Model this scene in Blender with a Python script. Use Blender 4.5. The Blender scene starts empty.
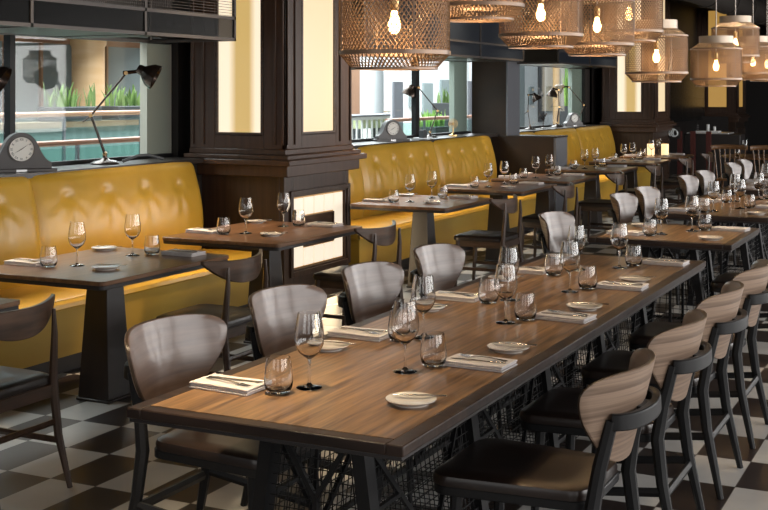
import bpy, bmesh, math, random
from mathutils import Vector, Matrix
random.seed(7)
PI = math.pi
SC = bpy.context.scene
COL = SC.collection

# ------------------------------------------------------------------ camera, world, light, exposure
YAW = math.atan(596/1217)
CH = 1.69
cam = bpy.data.cameras.new('camera'); camo = bpy.data.objects.new('camera', cam); COL.objects.link(camo)
camo.location = (0, 0, CH); camo.rotation_euler = (PI/2, 0, YAW)
cam.sensor_width = 36; cam.lens = 1217/768*36
cam.shift_y = -(255-93)/768
cam.clip_start = .05; cam.clip_end = 200
SC.camera = camo
SC.view_settings.view_transform = 'Standard'; SC.view_settings.look = 'None'
SC.view_settings.gamma = 1; SC.view_settings.use_curve_mapping = False
SC.view_settings.exposure = 0.0
SC.cycles.max_bounces = 10; SC.cycles.transparent_max_bounces = 40
SC.cycles.diffuse_bounces = 3; SC.cycles.glossy_bounces = 3; SC.cycles.transmission_bounces = 10
SC.cycles.caustics_reflective = False; SC.cycles.caustics_refractive = True
SC.cycles.sample_clamp_indirect = 4

w = bpy.data.worlds.new('world'); SC.world = w; w.use_nodes = True
w.node_tree.nodes['Background'].inputs[0].default_value = (.75, .82, .9, 1)
w.node_tree.nodes['Background'].inputs[1].default_value = .7

def area(name, loc, size, power, col, rot):
    l = bpy.data.lights.new(name, 'AREA'); l.shape = 'RECTANGLE'; l.size, l.size_y = size
    l.energy = power; l.color = col
    o = bpy.data.objects.new(name, l); COL.objects.link(o); o.location = loc; o.rotation_euler = rot
    return o
# daylight through the windows of the right-hand wall (set in their openings)
for i, y in enumerate((.9, 4.9, 8.9, 12.9, 16.9, 20.9)):
    area('window_daylight', (3.9, y, 1.95), (2.0, 3.3), (100, 155, 165, 170, 170, 170)[i], (1, .975, .945), (0, PI/2+.0, 0)).data.spread = PI
# daylight through the windows behind the viewer
area('window_daylight', (-3.2, -2.9, 2.0), (2.6, 2.0), 28, (1, .96, .92), (PI/2, 0, 0))
area('window_daylight', (1.2, -2.9, 2.0), (2.6, 2.0), 28, (1, .96, .92), (PI/2, 0, 0))
# added overhead fill lights that brighten the atrium beyond the left windows
area('atrium_fill_light', (-9.0, 6.5, 5.4), (4.5, 9), 1500, (.93, .98, 1), (0, 0, 0))
area('atrium_fill_light', (-9.0, 20, 5.4), (4.5, 16), 2600, (.95, .98, 1), (0, 0, 0))
for x, y, e in ((-2.15, 3.2, 9), (-2.0, 4.6, 5), (-1.9, 5.9, 3.5), (-1.9, 8.1, 5), (-1.9, 10.6, 5)):  # added warm fill that strengthens the pendants' pool on the central tables
    area('warm_fill_light', (x, y, 3.45), (.3, .3), e, (1, .78, .5), (0, 0, 0)).data.spread = .75
# added warm fill lights for the banquettes and their tables, no fittings there
for x, y in ((-5.2, 5.2), (-4.6, 7.0), (-4.85, 9.6), (-5.0, 11.6), (-5.0, 13.4), (-4.9, 17.5)):
    area('warm_fill_light', (x+.40, y, 3.45), (.3, .3), 15, (1, .76, .48), (0, math.radians(13), 0)).data.spread = .9

# ------------------------------------------------------------------ materials
M = {}
def mat(name, col, rough=.5, metal=0, noise=None, emit=None, coat=0, bump=0, spec=.5, sheen=0):
    m = bpy.data.materials.new(name); m.use_nodes = True; nt = m.node_tree
    b = nt.nodes['Principled BSDF']
    b.inputs['Base Color'].default_value = (*col, 1); b.inputs['Roughness'].default_value = rough
    b.inputs['Metallic'].default_value = metal; b.inputs['Coat Weight'].default_value = coat
    b.inputs['Coat Roughness'].default_value = .16
    b.inputs['Specular IOR Level'].default_value = spec
    if emit:
        b.inputs['Emission Color'].default_value = (*emit[0], 1); b.inputs['Emission Strength'].default_value = emit[1]
    if noise:   # (colour2, scale xyz, detail, contrast lo, hi)
        c2, sc, det, lo, hi = noise
        tc = nt.nodes.new('ShaderNodeTexCoord'); mp = nt.nodes.new('ShaderNodeMapping'); mp.inputs['Scale'].default_value = sc
        n = nt.nodes.new('ShaderNodeTexNoise'); n.inputs['Scale'].default_value = 1; n.inputs['Detail'].default_value = det
        r = nt.nodes.new('ShaderNodeValToRGB'); r.color_ramp.elements[0].position = lo; r.color_ramp.elements[1].position = hi
        r.color_ramp.elements[0].color = (*col, 1); r.color_ramp.elements[1].color = (*c2, 1)
        nt.links.new(tc.outputs['Object'], mp.inputs[0]); nt.links.new(mp.outputs[0], n.inputs['Vector'])
        nt.links.new(n.outputs[0], r.inputs[0]); nt.links.new(r.outputs[0], b.inputs['Base Color'])
        if bump:
            bp = nt.nodes.new('ShaderNodeBump'); bp.inputs['Strength'].default_value = bump; bp.inputs['Distance'].default_value = .01
            nt.links.new(n.outputs[0], bp.inputs['Height']); nt.links.new(bp.outputs[0], b.inputs['Normal'])
    M[name] = m
    return m
mat('table_wood', (.085, .045, .025), .33, noise=((.33, .182, .078), (55, 2.6, 10), 8, .32, .70), coat=.2)
mat('table_border', (.016, .010, .008), .36, noise=((.05, .03, .022), (3, 40, 10), 4, .3, .75), spec=.3)
mat('table_edge', (.022, .018, .018), .36, coat=.15)
mat('bistro_wood', (.10, .045, .02), .3, noise=((.21, .105, .05), (30, 2.5, 10), 5, .3, .7), coat=.35)
mat('pedestal_wood', (.016, .013, .013), .4, coat=.2, noise=((.035, .022, .018), (8, 8, 1.5), 4, .3, .8))
mat('black_steel', (.008, .008, .009), .45, spec=.25)
mat('mesh_steel', (.009, .009, .01), .45, spec=.3)
mat('chair_black', (.011, .011, .012), .45, coat=.0, spec=.35)
mat('shell_back', (.15, .098, .068), .45, noise=((.33, .23, .165), (1.5, 1.5, 95), 6, .32, .68), coat=.05)
mat('shell_front', (.085, .055, .045), .36, noise=((.15, .10, .08), (3, 3, 50), 4, .3, .7), coat=.35)
mat('shell_rim', (.05, .03, .02), .4)
mat('dark_leather', (.014, .009, .0075), .34, noise=((.026, .015, .011), (9, 9, 9), 3, .3, .7), coat=.08)
mat('walnut', (.038, .021, .013), .34, noise=((.10, .055, .033), (5, 5, 38), 4, .3, .7), coat=.15)
mat('walnut_post', (.045, .026, .017), .34, noise=((.09, .053, .036), (30, 30, 4), 4, .3, .7), coat=.3)
mat('oak_spindle', (.16, .075, .028), .4, coat=.2)
mat('mustard_leather', (.49, .272, .024), .34, noise=((.59, .345, .045), (3, 3, 3), 4, .3, .7), coat=.06, bump=.2)
mat('mustard_side', (.43, .25, .028), .5, noise=((.48, .30, .04), (2, 2, 6), 3, .3, .7))
mat('dark_panel', (.026, .015, .010), .36, noise=((.058, .032, .02), (30, 30, 2), 4, .3, .75), coat=.08, spec=.4)
mat('pillar_wood', (.042, .022, .014), .36, noise=((.085, .045, .028), (24, 24, 1.6), 4, .25, .8), coat=.08, spec=.4)
mat('partition_bronze', (.032, .022, .017), .36, noise=((.07, .045, .03), (1.5, 1.5, 2.5), 4, .3, .8), metal=.3)
mat('grey_metal', (.23, .24, .27), .38, metal=.6)
mat('steel_trim', (.07, .06, .055), .4, metal=.5)
mat('navy_panel', (.012, .016, .024), .28, coat=.3)
mat('ceiling_black', (.012, .011, .011), .8)
mat('duct_brown', (.02, .015, .012), .6)
mat('wall_dark', (.02, .016, .015), .5)
mat('wall_plain', (.20, .17, .15), .7)
mat('ledge_dark', (.035, .028, .025), .3, coat=.3)
mat('ceramic', (.62, .57, .52), .22, coat=.4)
mat('linen', (.58, .54, .53), .85, bump=.15, noise=((.66, .61, .60), (60, 60, 60), 3, .3, .7))
mat('cutlery_steel', (.62, .58, .53), .18, metal=1)
mat('bronze_mesh', (.215, .125, .065), .5, metal=.4)
mat('bronze_ring', (.20, .135, .095), .38, metal=.6)
mat('pale_mesh', (.48, .38, .29), .4, metal=.35)
mat('brass', (.55, .36, .16), .3, metal=1)
mat('cord_grey', (.42, .37, .33), .4, metal=.4)
mat('lamp_bronze', (.055, .038, .03), .25, metal=.7)
mat('lamp_inside', (.75, .45, .25), .3, metal=.6)
mat('clock_wood', (.05, .043, .042), .4, coat=.2)
mat('clock_face', (.86, .84, .78), .4)
mat('ink_black', (.01, .01, .01), .5)
mat('plate_silver', (.6, .6, .6), .3, metal=.5)
mat('atrium_wall', (.22, .27, .28), .5, noise=((.27, .32, .33), (1, 1, .6), 2, .3, .7))
mat('atrium_white', (.8, .83, .85), .5)
mat('atrium_floor', (.45, .42, .38), .4)
mat('copper_mullion', (.45, .25, .15), .4, metal=.3)
mat('column_wood', (.80, .50, .26), .5, noise=((.86, .58, .34), (2, 2, 14), 3, .3, .7))
mat('pale_green', (.42, .46, .26), .5)
mat('jamb_pale', (.42, .40, .34), .55)
mat('jamb_green', (.34, .40, .35), .5)
mat('planter_brown', (.30, .17, .11), .5)
mat('planter_dark', (.04, .045, .05), .5)
mat('leaf_green', (.08, .17, .04), .5, noise=((.22, .32, .10), (14, 14, 4), 3, .3, .7))
mat('leaf_bright', (.12, .30, .03), .5, noise=((.28, .48, .10), (20, 20, 20), 3, .3, .7))
mat('handrail_wood', (.33, .15, .09), .4)
mat('curtain_red', (.075, .014, .011), .6)
mat('white_enamel', (.8, .82, .82), .4)
mat('sign_white', (.75, .8, .8), .5)
mat('sign_grey', (.35, .33, .33), .6)
mat('amber_bottle', (.5, .3, .08), .15)
mat('candle_glow', (1, .8, .5), .5, emit=((1, .72, .38), 1.0))
mat('bulb_glow', (1, .8, .5), .5, emit=((1, .60, .25), 14))
mat('filament', (1, .8, .5), .5, emit=((1, .75, .4), 60))

def gradient_emit(name, edge, mid, s_edge, s_mid):
    # lit panel: fluorescent tubes behind the two sides of a yellowed diffuser (local x across -.5...5 -> generated coords)
    m = bpy.data.materials.new(name); m.use_nodes = True; nt = m.node_tree
    b = nt.nodes['Principled BSDF']; b.inputs['Roughness'].default_value = .25
    b.inputs['Base Color'].default_value = (.28, .22, .14, 1)
    tc = nt.nodes.new('ShaderNodeTexCoord'); sep = nt.nodes.new('ShaderNodeSeparateXYZ')
    nt.links.new(tc.outputs['Generated'], sep.inputs[0])
    r = nt.nodes.new('ShaderNodeValToRGB'); el = r.color_ramp.elements
    el[0].position = 0; el[0].color = (*edge, 1); el[1].position = 1; el[1].color = (*edge, 1)
    for p, c in ((.24, edge), (.42, mid), (.72, mid), (.88, edge)):
        e = el.new(p); e.color = (*c, 1)
    nt.links.new(sep.outputs['X'], r.inputs[0]); nt.links.new(r.outputs[0], b.inputs['Emission Color'])
    b.inputs['Emission Strength'].default_value = s_edge
    M[name] = m
gradient_emit('lit_panel', (1, .86, .64), (.58, .39, .13), 1.0, .7)
mat('lit_panel_side', (.28, .22, .14), .25, emit=((.90, .70, .43), .95))
mat('lit_panel_dim', (.3, .2, .1), .3, emit=((.75, .42, .10), .5))
mat('lit_tile', (.35, .33, .3), .3, emit=((1, .86, .66), .86))
mat('tile_joint', (.3, .2, .1), .5, emit=((.9, .42, .10), .28))
mat('cove_glow', (.6, .4, .2), .3, emit=((1, .62, .24), 1.6))

def glassmat(name, tint, ior=1.45, rough=0.0, power=1.0):
    m = bpy.data.materials.new(name); m.use_nodes = True; nt = m.node_tree; nt.nodes.clear()
    out = nt.nodes.new('ShaderNodeOutputMaterial'); mix = nt.nodes.new('ShaderNodeMixShader')
    t = nt.nodes.new('ShaderNodeBsdfTransparent'); t.inputs[0].default_value = (*tint, 1)
    g = nt.nodes.new('ShaderNodeBsdfGlossy'); g.inputs['Roughness'].default_value = rough
    f0 = ((ior-1)/(ior+1))**2*power
    geo = nt.nodes.new('ShaderNodeNewGeometry'); dot = nt.nodes.new('ShaderNodeVectorMath'); dot.operation = 'DOT_PRODUCT'
    nt.links.new(geo.outputs['Incoming'], dot.inputs[0]); nt.links.new(geo.outputs['Normal'], dot.inputs[1])
    prev = dot.outputs['Value']
    for op, v, first in (('ABSOLUTE', 0, 0), ('SUBTRACT', 1, 1), ('POWER', 5, 0), ('MULTIPLY', 1-f0, 0), ('ADD', f0, 0)):
        n = nt.nodes.new('ShaderNodeMath'); n.operation = op
        if first: n.inputs[0].default_value = v; nt.links.new(prev, n.inputs[1])
        else:
            nt.links.new(prev, n.inputs[0]); n.inputs[1].default_value = v
        n.use_clamp = op in ('ADD',); prev = n.outputs[0]
    nt.links.new(prev, mix.inputs[0]); nt.links.new(t.outputs[0], mix.inputs[1]); nt.links.new(g.outputs[0], mix.inputs[2])
    nt.links.new(mix.outputs[0], out.inputs[0]); M[name] = m
m_ = bpy.data.materials.new('drinking_glass'); m_.use_nodes = True; M['drinking_glass'] = m_
b_ = m_.node_tree.nodes['Principled BSDF']; b_.inputs['Transmission Weight'].default_value = 1; b_.inputs['Roughness'].default_value = 0; b_.inputs['IOR'].default_value = 1.48
b_.inputs['Base Color'].default_value = (1, 1, 1, 1)
glassmat('window_glass', (.94, .97, .965), 1.35, 0)
glassmat('teal_glass', (.80, .93, .90), 1.4, .02)
glassmat('smoke_glass', (.25, .23, .21), 1.25, .25, .3)
# fine wire cloth behind a shelf frame is real wire; this is its dusty backing pane

def floor_material():
    m = bpy.data.materials.new('checker_tile'); m.use_nodes = True; nt = m.node_tree; b = nt.nodes['Principled BSDF']
    tc = nt.nodes.new('ShaderNodeTexCoord'); sep = nt.nodes.new('ShaderNodeSeparateXYZ'); nt.links.new(tc.outputs['Object'], sep.inputs[0])
    def mth(op, a, v=None, a2=None):
        n = nt.nodes.new('ShaderNodeMath'); n.operation = op
        nt.links.new(a, n.inputs[0])
        if a2 is not None: nt.links.new(a2, n.inputs[1])
        elif v is not None: n.inputs[1].default_value = v
        return n.outputs[0]
    ux = mth('DIVIDE', mth('ADD', sep.outputs['X'], .943+.247*40), .247)
    uy = mth('DIVIDE', mth('ADD', sep.outputs['Y'], -5.35+.4*40), .40)
    par = mth('MODULO', mth('ADD', mth('FLOOR', ux), None, mth('FLOOR', uy)), 2)
    # tile joints
    fx = mth('ABSOLUTE', mth('SUBTRACT', mth('FRACT', ux), .5)); fy = mth('ABSOLUTE', mth('SUBTRACT', mth('FRACT', uy), .5))
    jo = mth('MAXIMUM', mth('GREATER_THAN', fx, .493), None, mth('GREATER_THAN', fy, .4955))
    n = nt.nodes.new('ShaderNodeTexNoise'); n.inputs['Scale'].default_value = 3.5; n.inputs['Detail'].default_value = 6
    nt.links.new(tc.outputs['Object'], n.inputs['Vector'])
    def ramp(c1, c2):
        r = nt.nodes.new('ShaderNodeValToRGB'); r.color_ramp.elements[0].position = .3; r.color_ramp.elements[1].position = .7
        r.color_ramp.elements[0].color = (*c1, 1); r.color_ramp.elements[1].color = (*c2, 1)
        nt.links.new(n.outputs[0], r.inputs[0]); return r.outputs[0]
    mx = nt.nodes.new('ShaderNodeMixRGB'); nt.links.new(par, mx.inputs[0])
    nt.links.new(ramp((.016, .011, .010), (.032, .020, .016)), mx.inputs[1]); nt.links.new(ramp((.44, .42, .40), (.54, .52, .49)), mx.inputs[2])
    mj = nt.nodes.new('ShaderNodeMixRGB'); nt.links.new(jo, mj.inputs[0]); nt.links.new(mx.outputs[0], mj.inputs[1]); mj.inputs[2].default_value = (.10, .085, .075, 1)
    nt.links.new(mj.outputs[0], b.inputs['Base Color']); b.inputs['Roughness'].default_value = .38
    M['checker_tile'] = m
floor_material()

# ------------------------------------------------------------------ mesh helpers
class MB:
    def __init__(s): s.v = []; s.f = []; s.mi = []; s.cur = 0
    def add(s, vs, fs):
        o = len(s.v); s.v += [tuple(p) for p in vs]; s.f += [tuple(i+o for i in f) for f in fs]; s.mi += [s.cur]*len(fs); return s
    def box(s, x0, x1, y0, y1, z0, z1):
        vs = [(x, y, z) for x in (x0, x1) for y in (y0, y1) for z in (z0, z1)]
        return s.add(vs, [(0,1,3,2), (4,6,7,5), (0,4,5,1), (2,3,7,6), (0,2,6,4), (1,5,7,3)])
    def tube(s, pts, rad, n=8, cap=True, flat=None):
        pts = [Vector(p) for p in pts]; k = len(pts)
        rad = rad if isinstance(rad, (list, tuple)) else [rad]*k
        rings = []; up = None
        for i, p in enumerate(pts):
            t = (pts[min(i+1, k-1)]-pts[max(i-1, 0)]).normalized()
            if up is None:
                a = Vector((0, 0, 1)) if abs(t.z) < .9 else Vector((1, 0, 0)); up = (a-t*a.dot(t)).normalized()
            else: up = (up-t*up.dot(t)).normalized()
            sd = t.cross(up)
            fu, fs_ = flat if flat else (1, 1)
            rings.append([p+(up*math.cos(2*PI*j/n+PI/n)*fu+sd*math.sin(2*PI*j/n+PI/n)*fs_)*rad[i] for j in range(n)])
        vs = [q for r in rings for q in r]; fs = []
        for i in range(k-1):
            for j in range(n):
                fs.append((i*n+j, i*n+(j+1) % n, (i+1)*n+(j+1) % n, (i+1)*n+j))
        if cap: fs += [tuple(range(n-1, -1, -1)), tuple((k-1)*n+j for j in range(n))]
        return s.add(vs, fs)
    def lathe(s, prof, n=24, c=(0, 0, 0), closed=False):
        vs = []; fs = []; k = len(prof)
        for r, z in prof:
            for j in range(n):
                a = 2*PI*j/n; vs.append((c[0]+max(r, 1e-4)*math.cos(a), c[1]+max(r, 1e-4)*math.sin(a), c[2]+z))
        for i in range(k-1+(1 if closed else 0)):
            for j in range(n):
                i2 = (i+1) % k
                fs.append((i*n+j, i*n+(j+1) % n, i2*n+(j+1) % n, i2*n+j))
        return s.add(vs, fs)
    def prism(s, out, d0, d1, axis='z'):
        # outline (a,b) extruded along axis
        n = len(out)
        def P(a, b, d): return {'z': (a, b, d), 'x': (d, a, b), 'y': (a, d, b)}[axis]
        vs = [P(a, b, d0) for a, b in out]+[P(a, b, d1) for a, b in out]
        fs = [tuple(range(n-1, -1, -1)), tuple(range(n, 2*n))]+[(i, (i+1) % n, n+(i+1) % n, n+i) for i in range(n)]
        return s.add(vs, fs)
    def grid(s, fn, nu, nv):
        vs = [fn(i/nu, j/nv) for j in range(nv+1) for i in range(nu+1)]
        return s.add(vs, [(j*(nu+1)+i, j*(nu+1)+i+1, (j+1)*(nu+1)+i+1, (j+1)*(nu+1)+i) for j in range(nv) for i in range(nu)])
    def xf(s, m):
        s.v = [tuple(m @ Vector(p)) for p in s.v]; return s
    def mesh(s, name, mats, smooth=True, fix=True):
        me = bpy.data.meshes.new(name); me.from_pydata(s.v, [], s.f)
        for m in (mats if isinstance(mats, (list, tuple)) else [mats]): me.materials.append(M[m])
        me.polygons.foreach_set('material_index', s.mi)
        if fix:
            bm = bmesh.new(); bm.from_mesh(me); bmesh.ops.recalc_face_normals(bm, faces=bm.faces); bm.to_mesh(me); bm.free()
        if smooth:
            me.polygons.foreach_set('use_smooth', [True]*len(me.polygons))
            try: me.set_sharp_from_angle(angle=math.radians(35))
            except Exception: pass
        me.update(); return me
    def build(s, name, mats, parent=None, bevel=0, smooth=True, fix=True, sub=0):
        o = bpy.data.objects.new(name, s.mesh(name, mats, smooth, fix)); COL.objects.link(o)
        if parent: o.parent = parent
        if bevel:
            b = o.modifiers.new('bevel', 'BEVEL'); b.width = bevel; b.segments = 2; b.limit_method = 'ANGLE'; b.angle_limit = .6
        if sub:
            b = o.modifiers.new('sub', 'SUBSURF'); b.levels = sub; b.render_levels = sub
        return o
def tag(o, label, cat, group=None):
    o['label'] = label; o['category'] = cat
    if group: o['group'] = group
    return o
def thing(name, label, cat, loc=(0, 0, 0), rz=0, group=None):
    o = bpy.data.objects.new(name, None); COL.objects.link(o); o.location = loc; o.rotation_euler = (0, 0, rz)
    o.empty_display_size = .1
    return tag(o, label, cat, group)
def copy_tree(o, parent=None):
    c = o.copy(); COL.objects.link(c); c.parent = parent
    for ch in list(KIDS.get(o.name, o.children)): copy_tree(ch, c)
    return c
KIDS = {}
def place(proto, used, loc, rz, label, group=None):
    o = proto if not used[0] else copy_tree(proto)
    used[0] = True
    o.location = loc; o.rotation_euler = (0, 0, rz); o['label'] = label
    if group: o['group'] = group
    return o
def struct(o): o['kind'] = 'structure'; return o
def bx(name, m, a, parent=None, bevel=0): return MB().box(*a).build(name, m, parent, bevel=bevel, smooth=bool(bevel))
def text_mesh(txt, size, m, name, parent, mtx, depth=.001):
    cu = bpy.data.curves.new('t', 'FONT'); cu.body = txt; cu.size = size; cu.align_x = 'CENTER'; cu.align_y = 'CENTER'; cu.extrude = depth
    t = bpy.data.objects.new('t', cu); COL.objects.link(t)
    dg = bpy.context.evaluated_depsgraph_get(); me = bpy.data.meshes.new_from_object(t.evaluated_get(dg))
    bpy.data.objects.remove(t); me.transform(mtx); me.materials.clear(); me.materials.append(M[m])
    o = bpy.data.objects.new(name, me); COL.objects.link(o); o.parent = parent
    return o

# ------------------------------------------------------------------ room shell
WX = -6.0      # window plane of the left wall
LED = 1.165    # ledge height
struct(MB().add([(-6.3, -3, 0), (4, -3, 0), (4, 34, 0), (-6.3, 34, 0), (-6.3, -3, -.1), (4, -3, -.1), (4, 34, -.1), (-6.3, 34, -.1)],
    [(0,1,2,3), (7,6,5,4), (0,4,5,1), (1,5,6,2), (2,6,7,3), (3,7,4,0)]).build('floor', 'checker_tile', smooth=False))
struct(bx('ceiling', 'ceiling_black', (-6.3, 4.2, -3, 34, 3.6, 3.7)))
m = MB(); m.box(-6.15, -5.70, 1, 14.8, 0, LED-.03); m.box(-6.15, -5.70, 15.25, 34, 0, LED-.03)
m.box(-6.15, WX+.05, 1, 34, 2.14, 3.6); m.box(-6.15, -5.97, 8.31, 9.3, LED-.03, 2.14); m.box(-6.15, -5.97, 19.9, 34, LED-.03, 2.14)
m.box(-6.15, WX+.05, -3, 2.6, LED-.03, 2.14); m.box(-6.15, -5.7, -3, 1, 0, LED-.03)
struct(m.build('wall_left', 'wall_dark', smooth=False))
m = MB()
ys = [-1.1, .9, 4.9, 8.9, 12.9, 16.9, 20.9]
m.box(4.0, 4.15, -3, 34, 0, .9); m.box(4.0, 4.15, -3, 34, 3.0, 3.6)
for a, b in zip([-3]+[y+1.65 for y in ys[1:]], [y-1.65 for y in ys[1:]]+[34]): m.box(4.0, 4.15, a, b, .9, 3.0)
struct(m.build('wall_right', 'wall_plain', smooth=False))
m = MB(); m.box(-6.3, 4.15, -3.15, -3, 0, .98); m.box(-6.3, 4.15, -3.15, -3, 3.0, 3.6)
for a, b in ((-6.3, -4.5), (-1.9, -.1), (2.5, 4.15)): m.box(a, b, -3.15, -3, .98, 3.0)
struct(m.build('wall_front', 'wall_plain', smooth=False))
struct(bx('wall_back', 'wall_dark', (-6.3, 4.15, 33.4, 33.5, 0, 3.6)))
# window ledge
m = MB(); m.box(-6.02, -5.60, 1, 8.235, LED-.035, LED); m.box(-6.02, -5.60, 9.38, 14.795, LED-.035, LED)
m.box(-6.02, -5.60, 15.26, 20.29, LED-.035, LED)
struct(m.build('trim_1', 'ledge_dark', smooth=False))
# windows: frames + panes
def window(n, y0, y1, posts, jm):
    r = bpy.data.objects.new('window_%d' % n, None); COL.objects.link(r); struct(r)
    m = MB(); m.box(WX-.02, WX+.03, y0, y1, 2.09, 2.13); m.box(WX-.02, WX+.03, y0, y1, LED, LED+.03)
    for p, wd in posts: m.box(WX-.03, WX+.03, p-wd/2, p+wd/2, LED, 2.1)
    m.build('window_frame', 'black_steel', r, smooth=False)
    bx('window_pane', 'window_glass', (WX-.004, WX+.004, y0, y1, LED+.03, 2.09), r)
    for a, b in jm: bx('window_reveal', 'jamb_pale' if n == 1 else 'jamb_green', (WX-.10, WX-.03, a, b, LED, 2.12), r)
window(1, 2.6, 8.24, ((2.62, .06), (6.39, .05)), ((7.97, 8.30),))
window(2, 9.38, 14.78, ((9.41, .06), (13.1, .1)), ((14.35, 14.78),))
window(3, 15.26, 20.28, ((15.3, .06), (20.22, .12)), ((19.35, 20.1),))

# atrium beyond the left windows
struct(bx('floor_atrium', 'atrium_floor', (-14, -6.16, -2, 40, -.1, 0.0)))
struct(bx('ceiling_atrium', 'atrium_white', (-14, -6.16, -2, 40, 5.6, 5.7)))
m = MB(); m.box(-12.1, -12, -2, 16.0, 0, 5.6); struct(m.build('wall_atrium', 'atrium_wall', smooth=False))
m = MB(); m.box(-12.1, -12, 16.0, 40, 0, 5.6); struct(m.build('wall_atrium_far', 'atrium_white', smooth=False))
m = MB()
for k in range(16): m.box(-12, -11.95, 4.0+k*.72, 4.035+k*.72, 0, 2.40)
m.box(-12, -11.93, 0, 16, 2.40, 2.50); m.box(-12, -11.9, 0, 16, 2.5, 2.9)
struct(m.build('trim_2', 'copper_mullion', smooth=False))
struct(bx('ceiling_canopy', 'wall_dark', (-12, -10.8, 0, 16, 2.52, 2.56)))

def P2W(px, X):   # photograph column on a plane X=const (for the things seen through the windows)
    t = (px-384)/1217; s, c = math.sin(YAW), math.cos(YAW)
    return X/(-s+c*t)*(c+s*t)

# lit wooden column seen in the first window
def column(px0, px1, X, label, mt='column_wood'):
    y0, y1 = P2W(px0, X), P2W(px1, X)
    r = thing('atrium_column', label, 'column', (X-.2, (y0+y1)/2, 0))
    wdt = (px1-px0)/2/1217*abs(X)/abs(-math.sin(YAW)+math.cos(YAW)*((px0+px1)/2-384)/1217)
    MB().lathe([(0, 0), (wdt*.95, 0), (wdt*.95, .12), (wdt*.86, .14), (wdt*.86, 2.34), (wdt*.95, 2.38), (wdt*.95, 2.5), (0, 2.5)], 32).build('column_shaft', mt, r)
    MB().lathe([(wdt*.87, 0), (wdt*.9, 0), (wdt*.9, .02), (wdt*.87, .02)], 32, (0, 0, 1.3), True).build('column_band', 'brass', r)
column(80, 118, -11.2, 'warm lit round timber-clad column beyond the first window')
column(392, 400, -10.6, 'slim white column seen through the second window', 'atrium_white')
column(559, 567, -10.5, 'orange-brown timber column seen through the third window')

# railing with teal glass beyond window one
def balustrade(y0, y1, X, z1, label, railm='handrail_wood', gm='teal_glass'):
    r = thing('glass_balustrade', label, 'railing', (X, y0, 0))
    L = y1-y0
    bx('glass_panel', gm, (-.006, .006, 0, L, .05, z1-.05), r)
    MB().tube([(0, 0, z1), (0, L, z1)], .028, 10).build('handrail', railm, r)
    for k in range(int(L/1.3)+1):
        bx('post', 'grey_metal', (-.015, .015, k*1.3, k*1.3+.03, 0, z1), r)
balustrade(P2W(-30, -7.4), P2W(150, -7.4), -7.4, 1.24, 'teal glass balustrade with red-brown handrail outside the first window')
balustrade(15.6, 20.0, -7.6, 1.30, 'pale teal glass balustrade outside the third window')

balustrade(P2W(-30, -8.6), P2W(150, -8.6), -8.6, 1.47, 'farther teal glass balustrade with thin orange handrail outside the first window', 'copper_mullion')
def blade_planter(X, Y, zb, L, n, h, label, mt, leaf='leaf_green', seed=1, z0b=0):
    rr = random.Random(seed)
    r = thing('planter_box', label, 'planter', (X, Y, 0))
    bx('planter_body', mt, (-.2, .2, -L/2, L/2, z0b, zb), r, .01)
    m = MB()
    for k in range(n):
        x = rr.uniform(-.14, .14); y = rr.uniform(-L/2+.04, L/2-.04); a = rr.uniform(0, PI); hh = h*rr.uniform(.55, 1.1)
        dx, dy = rr.uniform(-.06, .06), rr.uniform(-.1, .1); wd = .022
        for q in range(3):
            z0, z1 = zb-.02+hh*q/3, zb-.02+hh*(q+1)/3; w0 = wd*(1, 1.1, .8)[q]; w1 = wd*(1.1, .8, .02)[q]
            f0, f1 = (q/3)**2, ((q+1)/3)**2
            ca, sa = math.cos(a), math.sin(a)
            p = [(x+dx*f0-ca*w0, y+dy*f0-sa*w0, z0), (x+dx*f0+ca*w0, y+dy*f0+sa*w0, z0), (x+dx*f1+ca*w1, y+dy*f1+sa*w1, z1), (x+dx*f1-ca*w1, y+dy*f1-sa*w1, z1)]
            qn = [(u+.004*sa, v-.004*ca, z) for u, v, z in p]
            m.add(p+qn, [(0,1,2,3), (7,6,5,4), (0,4,5,1), (1,5,6,2), (2,6,7,3), (3,7,4,0)])
    m.build('foliage', leaf, r, smooth=False)
blade_planter(-10.2, P2W(70, -10.2), 1.52, .75, 34, .30, 'planter of spiky green leaves left of the lit column', 'planter_dark', seed=3, z0b=1.34)
blade_planter(-10.2, P2W(125, -10.2), 1.52, .75, 34, .30, 'planter of spiky green leaves right of the lit column', 'planter_dark', seed=4, z0b=1.34)
r = thing('planter_shelf', 'brown timber shelf wall carrying the two planters beyond the first window', 'low wall', (-10.2, 8, 0))
bx('shelf_top', 'planter_brown', (-.25, .25, 0, 9, 1.27, 1.338), r)
bx('shelf_wall', 'atrium_wall', (-.2, .2, .02, 8.98, 0, 1.27), r)
blade_planter(-8.4, P2W(432, -8.4), 1.12, .6, 60, .30, 'dark pot of bright green leaves behind the second window', 'planter_dark', 'leaf_bright', seed=6)
blade_planter(-9.2, P2W(448, -9.2), 1.50, .6, 30, .30, 'tall brown planter with thin grasses beside the green pane', 'planter_dark', seed=8)
blade_planter(-9.6, P2W(573, -9.6), 1.35, .9, 110, 1.0, 'tall bushy green plant seen through the third window', 'planter_dark', 'leaf_bright', seed=9)
r = thing('wire_trough', 'pale green glass trough on dark legs behind the second window', 'planter', (-8.2, P2W(352, -8.2), 1.17))
bx('trough_body', 'pale_green', (-.15, .15, 0, .95, 0, .15), r, .005)
for q in range(2): bx('trough_leg', 'planter_dark', (-.12, .12, .05+q*.8, .09+q*.8, -1.17, 0), r)
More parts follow.
